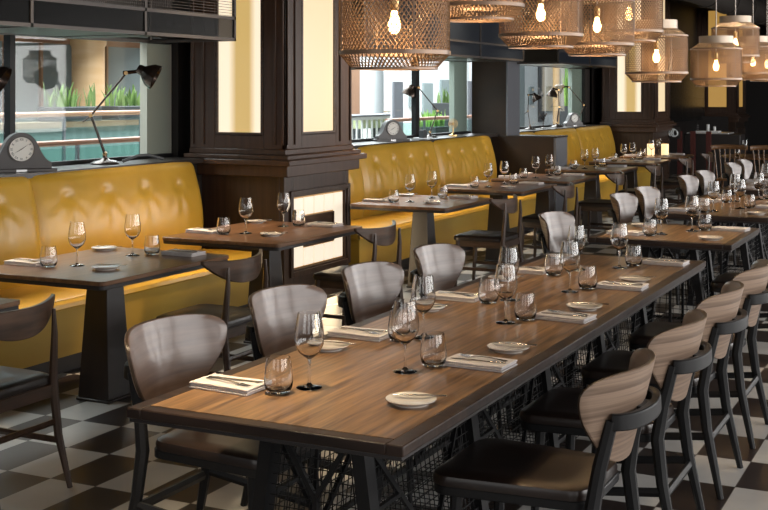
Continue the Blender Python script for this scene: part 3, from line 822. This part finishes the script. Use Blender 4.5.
def napkin():
    m = MB()
    def lay(x0, x1, y0, y1, z0, z1, w):
        n = 8
        def f(u, v, z): return (x0+(x1-x0)*u, y0+(y1-y0)*v, z+w*math.sin(u*5+v*3))
        vs = [f(i/n, j/3, z0) for j in range(4) for i in range(n+1)]+[f(i/n, j/3, z1) for j in range(4) for i in range(n+1)]
        N = 4*(n+1); fs = []
        for j in range(3):
            for i in range(n): a = j*(n+1)+i; q = (a, a+1, a+n+2, a+n+1); fs += [tuple(reversed(q)), tuple(t+N for t in q)]
        per = list(range(n+1))+[j*(n+1)+n for j in range(1, 4)]+[3*(n+1)+i for i in range(n-1, -1, -1)]+[j*(n+1) for j in (2, 1)]
        for i in range(len(per)): a, b = per[i], per[(i+1) % len(per)]; fs.append((a, b, N+b, N+a))
        m.add(vs, fs)
    lay(-.115, .11, -.068, .066, .0012, .0068, .0005); lay(-.112, .113, -.066, .068, .0082, .0135, .0006); lay(-.115, .112, -.067, .067, .015, .021, .0008)
    o = m.build('napkin', 'linen', bevel=.0018); return tag(o, '', 'napkin')
def knife(L=.2, name='table_knife'):
    out = [(-L/2, -.005), (-L/2+.004, -.0065), (-.01, -.005), (0, -.0045), (.012, -.0085), (L*.32, -.009), (L/2-.012, -.006), (L/2, .001), (L/2-.01, .003), (.012, .004), (0, .004), (-.01, .0045), (-L/2+.004, .006), (-L/2, .004)]
    o = MB().prism(out, 0, .0028).build(name, 'cutlery_steel', bevel=.0008); return tag(o, '', 'knife')
def fork():
    L = .19; m = MB()
    def fn(u, v):
        x = -L/2+(L-.045)*u; hw = .0042+.0045*max(0, (u-.82)/.18)+.003*max(0, (.25-u)/.25); z = .0015+.006*math.sin(u*PI)*.6
        return (x, (v*2-1)*hw, z)
    n = 12; a = [fn(i/n, 0) for i in range(n+1)]; b = [fn(i/n, 1) for i in range(n+1)]
    vs = a+b+[(x, y, z+.0022) for x, y, z in a+b]; N = 2*(n+1); fs = []
    for i in range(n): fs += [(i, n+1+i, n+2+i, i+1), (N+i, N+i+1, N+n+2+i, N+n+1+i), (i, i+1, N+i+1, N+i), (n+1+i, N+n+1+i, N+n+2+i, n+2+i)]
    fs += [(0, N, N+n+1, n+1), (n, 2*n+1, N+2*n+1, N+n)]
    m.add(vs, fs)
    x0 = L/2-.045
    for y in (-.0075, -.0025, .0025, .0075): m.tube([(x0-.003, y, .0032), (x0+.02, y, .0015), (x0+.043, y, .004)], [.0017, .0015, .0009], 5)
    m.tube([(x0-.002, -.0085, .003), (x0-.002, .0085, .003)], .002, 5)
    o = m.build('fork', 'cutlery_steel'); return tag(o, '', 'fork')
PROTO = dict(wine=(wine_glass(), [False]), tum=(tumbler(), [False]), plate=(plate(), [False]), nap=(napkin(), [False]), knife=(knife(), [False]), bknife=(knife(.17, 'butter_knife'), [False]), fork=(fork(), [False]))
GR = dict(wine='wine glasses on the tables', tum='tumblers on the tables', plate='bread plates on the tables', nap='folded napkins on the tables', knife='knives on the napkins', bknife='butter knives on the bread plates', fork='forks on the napkins')
T = .7502
def put(kind, x, y, z, rz, label):
    p, u = PROTO[kind]; return place(p, u, (x, y, z), rz, label, GR[kind])
R = random.Random(4)
def setting(side, xn, yn, xt, yt, xw, yw, xp, yp, seat, cut=True, pk=True):
    """side: 1 = sitter looks +x; seat text says which seat"""
    base = 0 if side > 0 else PI
    if xn is not None:
        a = base+R.uniform(-.12, .12)
        put('nap', xn, yn, T-.0005, a, 'folded white napkin '+seat)
        if cut:
            put('knife', xn+.004, yn+.022*side, T+.0215, a+.10, 'steel knife '+seat)
            put('fork', xn+.006, yn-.02*side, T+.0215, a-.12, 'steel fork '+seat)
    if xt is not None: put('tum', xt, yt, T, R.uniform(0, 6), 'stemless glass tumbler '+seat)
    if xw is not None: put('wine', xw, yw, T, R.uniform(0, 6), 'clear stemmed wine glass '+seat)
    if xp is not None:
        put('plate', xp, yp, T, R.uniform(0, 6), 'small white bread plate '+seat)
        if pk: put('bknife', xp+.01, yp+.035, T+.0182, base+.25+R.uniform(-.15, .15), 'butter knife '+seat)
L4 = ['nearest', 'second', 'third', 'farthest']
for i, (yn, yt, yw, yp) in enumerate(((3.27, 3.281, 3.379, 3.921), (4.184, 4.17, 4.264, 4.82), (5.136, 5.095, 5.205, 5.75), (6.065, 6.022, 6.241, 6.66))):
    setting(1, -2.145, yn, -1.975, yt, -1.92, yw, -2.15, yp, 'at the %s left seat of the longest table' % L4[i])
for i, (yp, yw, yt, yn) in enumerate(((3.341, 3.715, 3.838, 3.91), (4.184, 4.684, 4.783, 4.873), (5.137, 5.549, 5.672, 5.769), (6.0, 6.428, 6.536, 6.683))):
    setting(-1, -1.55, yn, -1.69, yt, -1.74, yw, -1.545, yp, 'at the %s right seat of the longest table' % L4[i])
TS = ['on the left-edge table', 'on the table before the first banquette', 'on the fireplace table', 'on the second banquette\'s nearest table', 'on the second banquette\'s farther table', 'on the table before the bronze partition',
      'on the third banquette\'s nearest table', 'on the third banquette\'s middle table', 'on the third banquette\'s farthest table']
for k in range(1, 9):
    y0, L, _ = BT[k]; s = L/1.15; c = k < 4
    setting(1, -4.69, y0+.33*s, -4.52, y0+.30*s, -4.41, y0+.40*s, -4.71, y0+1.0*s, 'on the bench side '+TS[k], c, c)
    setting(-1, -4.16, y0+1.03*s, -4.33, y0+.96*s, -4.40, y0+.87*s, -4.19, y0+.37*s, 'on the aisle side '+TS[k], c, c)
setting(1, -2.12, 7.99, -1.95, 7.96, -1.90, 8.07, -2.14, 8.5, 'on the left side of the short central table', False, False)
setting(-1, -1.53, 8.52, -1.69, 8.44, -1.76, 8.36, -1.55, 7.93, 'on the right side of the short central table', False, False)
for j, (y0, nm) in enumerate(((9.46, 'third'), (12.1, 'fourth'))):
    for q, wd in ((0, 'near'), (1, 'far')):
        o = q*.95
        setting(1, -2.12, y0+.30+o, -1.95, y0+.25+o, -1.90, y0+.37+o, -2.14, y0+.85+o, 'at the %s left seat of the %s central table' % (wd, nm), False, False)
        setting(-1, -1.53, y0+.85+o, -1.69, y0+.78+o, -1.75, y0+.68+o, -1.55, y0+.26+o, 'at the %s right seat of the %s central table' % (wd, nm), False, False)

# ------------------------------------------------------------------ pendants
def pendant():
    r = thing('pendant_lamp', '', 'pendant lamp')   # origin: centre of the wide lower rim
    RB, HB, RN = .193, .235, .128
    def lattice(r0, z0, r1, z1, N, tw, seg, th, hw):
        m = MB()
        for sgn in (-1, 1):
            for k in range(N):
                vs = []
                for q in range(seg+1):
                    t = q/seg; a = 2*PI*k/N+sgn*tw*t; rr = r0+(r1-r0)*t; z = z0+(z1-z0)*t
                    da = hw/max(rr, .05)
                    ro = rr+th*sgn*.5
                    for (aa, rd) in ((a-da, ro-th/2), (a+da, ro-th/2), (a+da, ro+th/2), (a-da, ro+th/2)):
                        vs.append((rd*math.cos(aa), rd*math.sin(aa), z))
                fs = []
                for q in range(seg):
                    for j in range(4): fs.append((q*4+j, q*4+(j+1) % 4, q*4+4+(j+1) % 4, q*4+4+j))
                m.add(vs, fs)
        return m
    m = lattice(RB, .012, RB, HB, 72, .80, 8, .0015, .0018)
    sh = m.build('shade', 'bronze_mesh', r, smooth=False, fix=False)
    lattice(.150, -.045, RB-.002, .0, 72, .20, 2, .0015, .0022).build('shade_bottom', 'bronze_mesh', sh, smooth=False, fix=False)
    lattice(RB-.002, HB+.008, RN, HB+.052, 72, .20, 2, .0015, .0022).build('shade_shoulder', 'pale_mesh', sh, smooth=False, fix=False)
    m = MB()
    for rr, z, h, t in ((RB, 0, .014, .004), (.150, -.052, .008, .003), (RB, HB, .01, .004)):
        m.lathe([(rr-t, z), (rr+t, z), (rr+t, z+h), (rr-t, z+h)], 48, (0, 0, 0), True)
    for k in range(4):
        a = PI/4+k*PI/2; m.tube([((RB)*math.cos(a), RB*math.sin(a), 0), (RB*math.cos(a), RB*math.sin(a), HB)], .003, 6)
    m.build('shade_ring', 'bronze_ring', sh)
    m = MB(); m.lathe([(RN-.002, HB+.05), (RN+.002, HB+.05), (RN+.002, HB+.105), (RN-.002, HB+.105)], 40, (0, 0, 0), True)
    for k in range(3): a = k*PI/3; m.tube([(RN*math.cos(a), RN*math.sin(a), HB+.095), (-RN*math.cos(a), -RN*math.sin(a), HB+.095)], .004, 6)
    m.build('shade_neck', 'pale_mesh', sh)
    m = MB(); m.lathe([(0, .155), (.014, .155), (.016, .16), (.016, .205), (.006, .215), (0, .215)], 14)
    so = m.build('socket', 'brass', r)
    m = MB(); m.tube([(0, 0, .21), (0, 0, 1.36)], .0045, 8); m.build('cord', 'cord_grey', r)
    b = MB().lathe([(0, .073), (.010, .076), (.019, .088), (.0225, .104), (.019, .122), (.012, .140), (.010, .156)], 16).build('bulb', 'bulb_glow', so)
    KIDS[r.name] = list(r.children)
    return r
pd0 = pendant(); used = [False]
PD = []
for px, ry, l in ((395, 55, 'wire mesh pendant shade, largest and nearest, at top centre'), (476, 8, 'mesh pendant hanging high, second from the nearest'),
      (541, 37, 'mesh pendant with bright bulb, third from the nearest'), (597, 46, 'mesh pendant, fourth from the nearest'),
      (629, 33, 'high mesh pendant overlapping the fourth and sixth ones'), (656.5, 74, 'low mesh pendant in front of the second pillar panels'),
      (716, 80, 'low mesh pendant over the dark kitchen wall, bulb in plain view'), (735.5, 57, 'mesh pendant just above and right of the low one'),
      (753, 74, 'small mesh pendant near the right edge, lower'), (767, 76, 'mesh pendant cut by the right frame edge')):
    t_ = (px-384)/1217; d_ = -1.84/(-math.sin(YAW)+math.cos(YAW)*t_)
    PD.append((-1.84, round(d_*(math.cos(YAW)+math.sin(YAW)*t_), 2), round(CH-(ry-93)*d_/1217, 3), l))
for i, (x, y, z, l) in enumerate(PD):
    place(pd0, used, (x, y, z), i*.3, l, 'wire mesh pendants above the central tables')
    pl = bpy.data.lights.new('pendant_bulb', 'POINT'); pl.energy = 4.4; pl.color = (1, .66, .34); pl.shadow_soft_size = .03
    po = bpy.data.objects.new('pendant_bulb', pl); COL.objects.link(po); po.location = (x, y, z+.045)
r = thing('lighting_rail', 'grey steel rail carrying the row of pendants', 'rail', (-1.84, 3, 3.45))
MB().tube([(0, 0, 0), (0, 10.5, 0)], .018, 8).build('rail_bar', 'cord_grey', r)
m = MB()
for k in range(6): m.tube([(0, .5+k*1.9, 0), (0, .5+k*1.9, .15)], .008, 6)
m.build('rail_hanger', 'cord_grey', r)

# ------------------------------------------------------------------ ledge lamps, clocks and ornaments
def desk_lamp(loc, rz, label, s=1.0, tilt=118, pose=0):
    """arm lies in local x-z plane; head points +x"""
    r = thing('desk_lamp', label, 'lamp', loc, rz); r.scale = (s, s, s)
    MB().lathe([(0, 0), (.085, 0), (.088, .008), (.07, .02), (.03, .028), (.014, .04), (.012, .07), (0, .07)], 28).build('base', 'lamp_bronze', r)
    e, t = ((-.085, .30), (.13, .56)) if pose == 0 else ((-.03, .28), (-.02, .52))
    m = MB()
    for dy in (-.012, .012): m.tube([(0, dy*1.6, .06), (e[0], dy, e[1])], .0055, 6)
    m.tube([(e[0]-.05, 0, e[1]-.04), (e[0], 0, e[1])], .005, 6)
    m.build('lower_arm', 'lamp_bronze', r)
    m = MB(); m.tube([(e[0], 0, e[1]), (t[0], 0, t[1])], .0065, 8); m.build('upper_arm', 'lamp_bronze', r)
    for p in (e, t, (0, .065)): MB().tube([(p[0], -.02, p[1]), (p[0], .02, p[1])], .012, 10).build('joint', 'brass', r)
    m = MB(); m.tube([(t[0]-.02, 0, t[1]+.002), (t[0]+.09, 0, t[1]+.012)], .012, 10)
    m.build('head_stem', 'lamp_bronze', r)
    prof = [(0, 0), (.024, 0), (.03, .012), (.032, .035), (.05, .055), (.072, .085), (.08, .125), (.078, .125), (.070, .086), (.048, .058), (0, .04)]
    q = MB().lathe(prof, 26); q.xf(Matrix.Translation((t[0]+.07, 0, t[1]+.03)) @ Matrix.Rotation(math.radians(tilt), 4, 'Y'))
    ls = q.build('lamp_shade', 'lamp_bronze', r)
    q = MB().lathe([(0, .05), (.012, .055), (.02, .075), (.012, .095), (0, .1)], 12); q.xf(Matrix.Translation((t[0]+.07, 0, t[1]+.03)) @ Matrix.Rotation(math.radians(tilt), 4, 'Y'))
    q.build('bulb', 'white_enamel', ls)
    return r
def on(px, X): return P2W(px, X)
cr = -math.pi*.32
desk_lamp((-5.80, on(105, -5.80), LED), .50, 'bronze articulated desk lamp reaching right on the first window ledge', 1.2)
desk_lamp((-5.80, on(-52, -5.80), LED), .45, 'bronze lamp head poking in at the left frame edge', 1.13)
desk_lamp((-5.82, on(430, -5.82), LED), PI+.55, 'small bronze desk lamp before the second window', 1.05, 158, 0)
desk_lamp((-5.82, on(557, -5.82), LED), PI+.6, 'bronze dome desk lamp before the third window', 1.1, 168, 1)
desk_lamp((-5.82, on(578, -5.82), LED), PI+.4, 'farthest bronze lamp on the third ledge against the pale reveal', 1.1, 125, 0)
desk_lamp((-5.80, on(530, -5.80), LED), .3, 'slender upright lamp at the near end of the third ledge', .95, 150, 1)
def clock(loc, rz, label, s=1):
    r = thing('mantel_clock', label, 'clock', loc, rz); r.scale = (s, s, s)   # face looks to -y
    o = []
    for i in range(41):
        x = -.20+.40*i/40; a = abs(x)
        z = .035+.225*(1 if a < .001 else 0)
        if a < .10: z = .15+.115*math.sqrt(max(0, 1-(a/.112)**2))
        else: z = .05+.152*math.exp(-((a-.10)/.05)**1.3)
        o.append((x, z))
    o = [(-.20, .022)]+o+[(.20, .022)]
    MB().prism(o, -.055, .055, 'y').build('clock_body', 'clock_wood', r, bevel=.004)
    bx('clock_base', 'clock_wood', (-.235, .235, -.07, .07, 0, .024), r, .004)
    c = (0, -.057, .155)
    q = MB().lathe([(0, 0), (.082, 0), (.082, .004), (0, .004)], 40); q.xf(Matrix.Translation(c) @ Matrix.Rotation(PI/2, 4, 'X')); cf = q.build('clock_face', 'clock_face', r)
    q = MB().lathe([(.080, -.002), (.088, -.002), (.088, .009), (.080, .009)], 40, (0, 0, 0), True); q.xf(Matrix.Translation(c) @ Matrix.Rotation(PI/2, 4, 'X')); q.build('bezel', 'steel_trim', cf)
    for k, tx in enumerate(['XII', 'I', 'II', 'III', 'IIII', 'V', 'VI', 'VII', 'VIII', 'IX', 'X', 'XI']):
        a = k*PI/6; mt = Matrix.Translation((c[0]+.064*math.sin(a), c[1]-.0052, c[2]+.064*math.cos(a))) @ Matrix.Rotation(PI/2, 4, 'X') @ Matrix.Rotation(-a, 4, 'Z')
        text_mesh(tx, .021, 'ink_black', 'numeral', cf, mt, .0005)
    m = MB()
    for a, L_, w_ in ((math.radians(55), .062, .0022), (math.radians(240), .055, .003)):
        ca, sa = math.sin(a), math.cos(a)
        m.add([(c[0]-sa*w_, -.0645, c[2]+ca*w_), (c[0]+sa*w_, -.0645, c[2]-ca*w_), (c[0]+ca*L_, -.0645, c[2]+sa*L_),
               (c[0]-sa*w_, -.0635, c[2]+ca*w_), (c[0]+sa*w_, -.0635, c[2]-ca*w_), (c[0]+ca*L_, -.0635, c[2]+sa*L_)], [(0,1,2), (5,4,3), (0,3,4,1), (1,4,5,2), (2,5,3,0)])
    m.build('clock_hand', 'ink_black', cf)
    bx('name_plate', 'plate_silver', (-.035, .035, -.0725, -.070, .004, .019), r)
    return r
clock((-5.74, on(20, -5.74), LED), math.radians(52), 'dark arched mantel clock with roman numerals on the first window ledge', .99)
clock((-5.80, on(391, -5.80), LED), math.radians(52), 'dark arched mantel clock standing before the second window', .88)
clock((-5.80, on(573, -5.80), LED), math.radians(52), 'small dark mantel clock on the third window ledge', .8)
# bronze ornaments
def fan(loc, label):
    r = thing('desk_fan', label, 'ornament', loc, .9)
    MB().lathe([(0, 0), (.055, 0), (.055, .012), (.02, .025), (.009, .04), (.009, .10), (0, .10)], 20).build('base', 'brass', r)
    m = MB()
    for k in range(14):
        a = 2*PI*k/14; m.tube([(0, 0, .15), (.055*math.cos(a), .0, .15+.055*math.sin(a))], .0025, 5)
    q = MB()
    for rad in (.02, .04, .06):
        m.tube([(rad*math.cos(2*PI*i/20), .0, .15+rad*math.sin(2*PI*i/20)) for i in range(21)], .003, 5)
    m.build('wire_cage', 'brass', r)
    MB().tube([(0, 0, .15), (0, .06, .15)], .02, 12).build('motor', 'lamp_bronze', r)
fan((-5.78, on(453, -5.78), LED), 'small bronze desk fan at the right end of the second ledge')
def tree_orn(loc, label):
    r = thing('wire_tree', label, 'ornament', loc)
    MB().lathe([(0, 0), (.05, 0), (.045, .01), (.01, .02), (0, .02)], 18).build('base', 'lamp_bronze', r)
    m = MB(); rr = random.Random(3); m.tube([(0, 0, .01), (.005, 0, .12)], .006, 6)
    for k in range(16):
        a = rr.uniform(0, 2*PI); b = rr.uniform(-.3, 1.3); L_ = rr.uniform(.06, .10)
        m.tube([(.005, 0, .12), (.03*math.cos(a), .03*math.sin(a), .14+.03*b), (L_*math.cos(a)*math.cos(b), L_*math.sin(a)*math.cos(b), .16+L_*math.sin(b))], [.004, .003, .006], 5)
    m.build('branches', 'lamp_bronze', r)
tree_orn((-5.80, on(543, -5.80), LED), 'bronze wire tree ornament on the third window ledge')
r = tag(MB().box(-.06, .06, -.14, .14, 0, .012).build('book', 'white_enamel', bevel=.002), 'thin white book lying on the second ledge beside the clock', 'book'); r.location = (-5.80, on(423, -5.8), LED)
r = tag(MB().box(-.03, .03, -.05, .05, 0, .09).build('card_holder', 'planter_dark', bevel=.004), 'small black card holder standing on the second ledge', 'card holder'); r.location = (-5.72, on(423, -5.72), LED+.0125)
r = tag(MB().tube([(-.10, -.08, .012), (-.04, .02, .05), (.0, .1, .055), (.05, .22, .02)], .012, 8).build('lamp_cable', 'planter_dark'), 'dark looped cable beside the desk lamp on the first ledge', 'cable'); r.location = (-5.68, on(140, -5.68), LED)

# ------------------------------------------------------------------ far end of the room
def spindle_chair():
    r = thing('spindle_chair', '', 'chair')   # sitter looks +x... back at -x
    m = MB(); m.tube([(-.20+.05*math.cos(a*1.4), .26*math.sin(a), .90+.02*math.cos(a)) for a in [(-1+2*i/12)*1.3 for i in range(13)]], .02, 8, flat=(1.7, .8)); m.build('crest_rail', 'oak_spindle', r)
    for k in range(7):
        y = -.2+.4*k/6; MB().tube([(-.18, y*.85, .45), (-.155-.03*(y/.2)**2*0, y*1.1, .90)], .008, 6).build('spindle', 'oak_spindle', r)
    MB().prism([(.2, -.2), (.21, 0), (.2, .2), (-.19, .19), (-.21, 0), (-.19, -.19)], .43, .46).build('seat', 'oak_spindle', r, bevel=.006)
    for sx in (-1, 1):
        for sy in (-1, 1): MB().tube([(sx*.14, sy*.15, .44), (sx*.2, sy*.2, 0)], [.017, .013], 8).build('leg', 'oak_spindle', r)
    KIDS[r.name] = list(r.children); return r
sp0 = spindle_chair(); used = [False]
sp0['category'] = 'chair'
place(sp0, used, (-3.22, 18.0, 0), PI/2, 'orange-brown spindle-back chair at the far right, left of a pair', 'spindle-back chairs at the far table')
place(sp0, used, (-2.68, 18.0, 0), PI/2, 'orange-brown spindle-back chair at the far right, right of a pair', 'spindle-back chairs at the far table')
r = thing('round_table', 'dark far table behind the spindle-back chairs', 'table', (-2.9, 18.85, 0))
MB().lathe([(0, .72), (.62, .72), (.63, .735), (.62, .75), (0, .75)], 40).build('tabletop', 'bistro_wood', r)
MB().lathe([(0, 0), (.25, 0), (.24, .03), (.05, .06), (.05, .72), (0, .72)], 20).build('pedestal', 'pedestal_wood', r)
put('wine', -3.14, 18.62, T, 0, 'wine glass on the far round table, left'); put('wine', -2.72, 18.55, T, 0, 'wine glass on the far round table, right')
put('tum', -3.26, 18.66, T, 0, 'tumbler on the far round table behind the spindle chairs'); put('plate', -2.66, 18.78, T, 0, 'white plate on the far round table')
# tall table lamp-lit station with bottles and candle glass
r = thing('service_station', 'dark waiter station with a white shelf before the black wall', 'cabinet', (-4.35, 22.6, 0))
bx('cabinet_body', 'wall_dark', (-.5, .5, -.25, .25, 0, .95), r, .01)
bx('counter', 'plate_silver', (-.45, .3, -.28, .27, .95, .975), r, .004)
m = MB(); m.box(-.30, .1, -.2, .1, .975, 1.0); m.tube([(-.1, -.1, .975), (-.1, -.1, 1.12)], .03, 10); m.tube([(.02, -.1, .975), (.02, -.1, 1.08)], .025, 10)
m.build('crockery', 'white_enamel', r)
for k, (x, y) in enumerate(((-4.47, 18.30), (-4.27, 18.36))):
    o = MB().lathe([(0, 0), (.05, 0), (.055, .02), (.055, .17), (.05, .17), (.05, .02), (0, .015)], 18).build('candle_glass', 'candle_glow')
    tag(o, ('left' if k == 0 else 'right')+' glowing amber candle glass on the third banquette\'s farthest table', 'candle'); o.location = (x, y, T)
for k, x in enumerate((-4.75, -4.52, -4.25)):
    o = bx('red_panel', 'curtain_red', (-.04, .04, -.03, .03, 0, 1.02)); tag(o, ['left', 'middle', 'right'][k]+' of three dark red slats before the black wall', 'slat', 'dark red slats before the black wall'); o.location = (x, 21.55, 0)
# black kitchen wall between pillars two and three
struct(bx('wall_kitchen', 'wall_dark', (-5.95, -5.77, 21.5, 27.95, 0, 3.6)))
r = thing('glazed_cabinet', 'black glazed shelving with faint glints between the far pillars', 'cabinet', (-5.76, 22.2, 0)); L = 5.6
m = MB()
for k in range(6): m.box(0, .18, k*L/5, k*L/5+.05, 1.1, 2.6)
for z in (1.1, 1.55, 2.0, 2.5): m.box(0, .18, 0, L+.05, z, z+.03)
m.build('cabinet_frame', 'black_steel', r, smooth=False)
bx('glass_front', 'smoke_glass', (.18, .186, 0, L, 1.1, 2.6), r)
bx('worktop', 'plate_silver', (0, .17, .3, L-.3, 1.58, 1.6), r)
rr = random.Random(5)
for k in range(25):
    y = 22.2+((k//2)*.42+.15)%1.0+ (k//5)*1.12 if False else 22.2+.13+(k//5)*1.12+(k%5)*.2+.05; z = 1.13 if k % 2 else 2.03; h = rr.uniform(.14, .3)
    o = MB().lathe([(0, 0), (.04, 0), (.04, h*.6), (.015, h*.75), (.015, h), (0, h)], 10).build('bottle', ['amber_bottle', 'plate_silver', 'planter_dark'][k % 3])
    tag(o, 'small bottle on the glazed shelving between the far pillars', 'bottle', 'bottles behind the black glazing'); o.location = (-5.67, y, z+.001)
# white round emblem sign and grey lettering on the black wall
def W(px, py, Y):
    t = (px-384)/1217; s, c = math.sin(YAW), math.cos(YAW); d = Y/(c+s*t); return (d*(-s+c*t), Y, CH-(py-93)*d/1217)
p = W(673.5, 133, 21.4)
r = thing('emblem_sign', 'small white scribbled emblem sign on the black post', 'sign', p)
m = MB(); m.box(-.11, .11, .01, .03, -.1, .1); m.build('sign_board', 'wall_dark', r, smooth=False)
m = MB()
for k in range(3):
    m.tube([(.07*math.cos(a*1.0+k)*(1-.2*k)+.02*k-.01, 0, .07*math.sin(a+k)*(1-.1*k)) for a in [j*.45 for j in range(10+k)]], .012, 6)
m.build('emblem', 'sign_white', r)
p = W(703, 132, 27.6)
r = thing('wall_lettering', 'faint grey capital lettering on the black kitchen wall', 'sign', (p[0], 27.6, p[2]))
bx('sign_board', 'wall_dark', (-.7, .55, .0, .03, -.35, .35), r)
text_mesh('LE', .15, 'sign_grey', 'lettering', r, Matrix.Translation((-.16, -.005, .10)) @ Matrix.Rotation(PI/2, 4, 'X'), .002)
text_mesh('BISTRO', .15, 'sign_grey', 'lettering', r, Matrix.Translation((.02, -.005, -.06)) @ Matrix.Rotation(PI/2, 4, 'X'), .002)
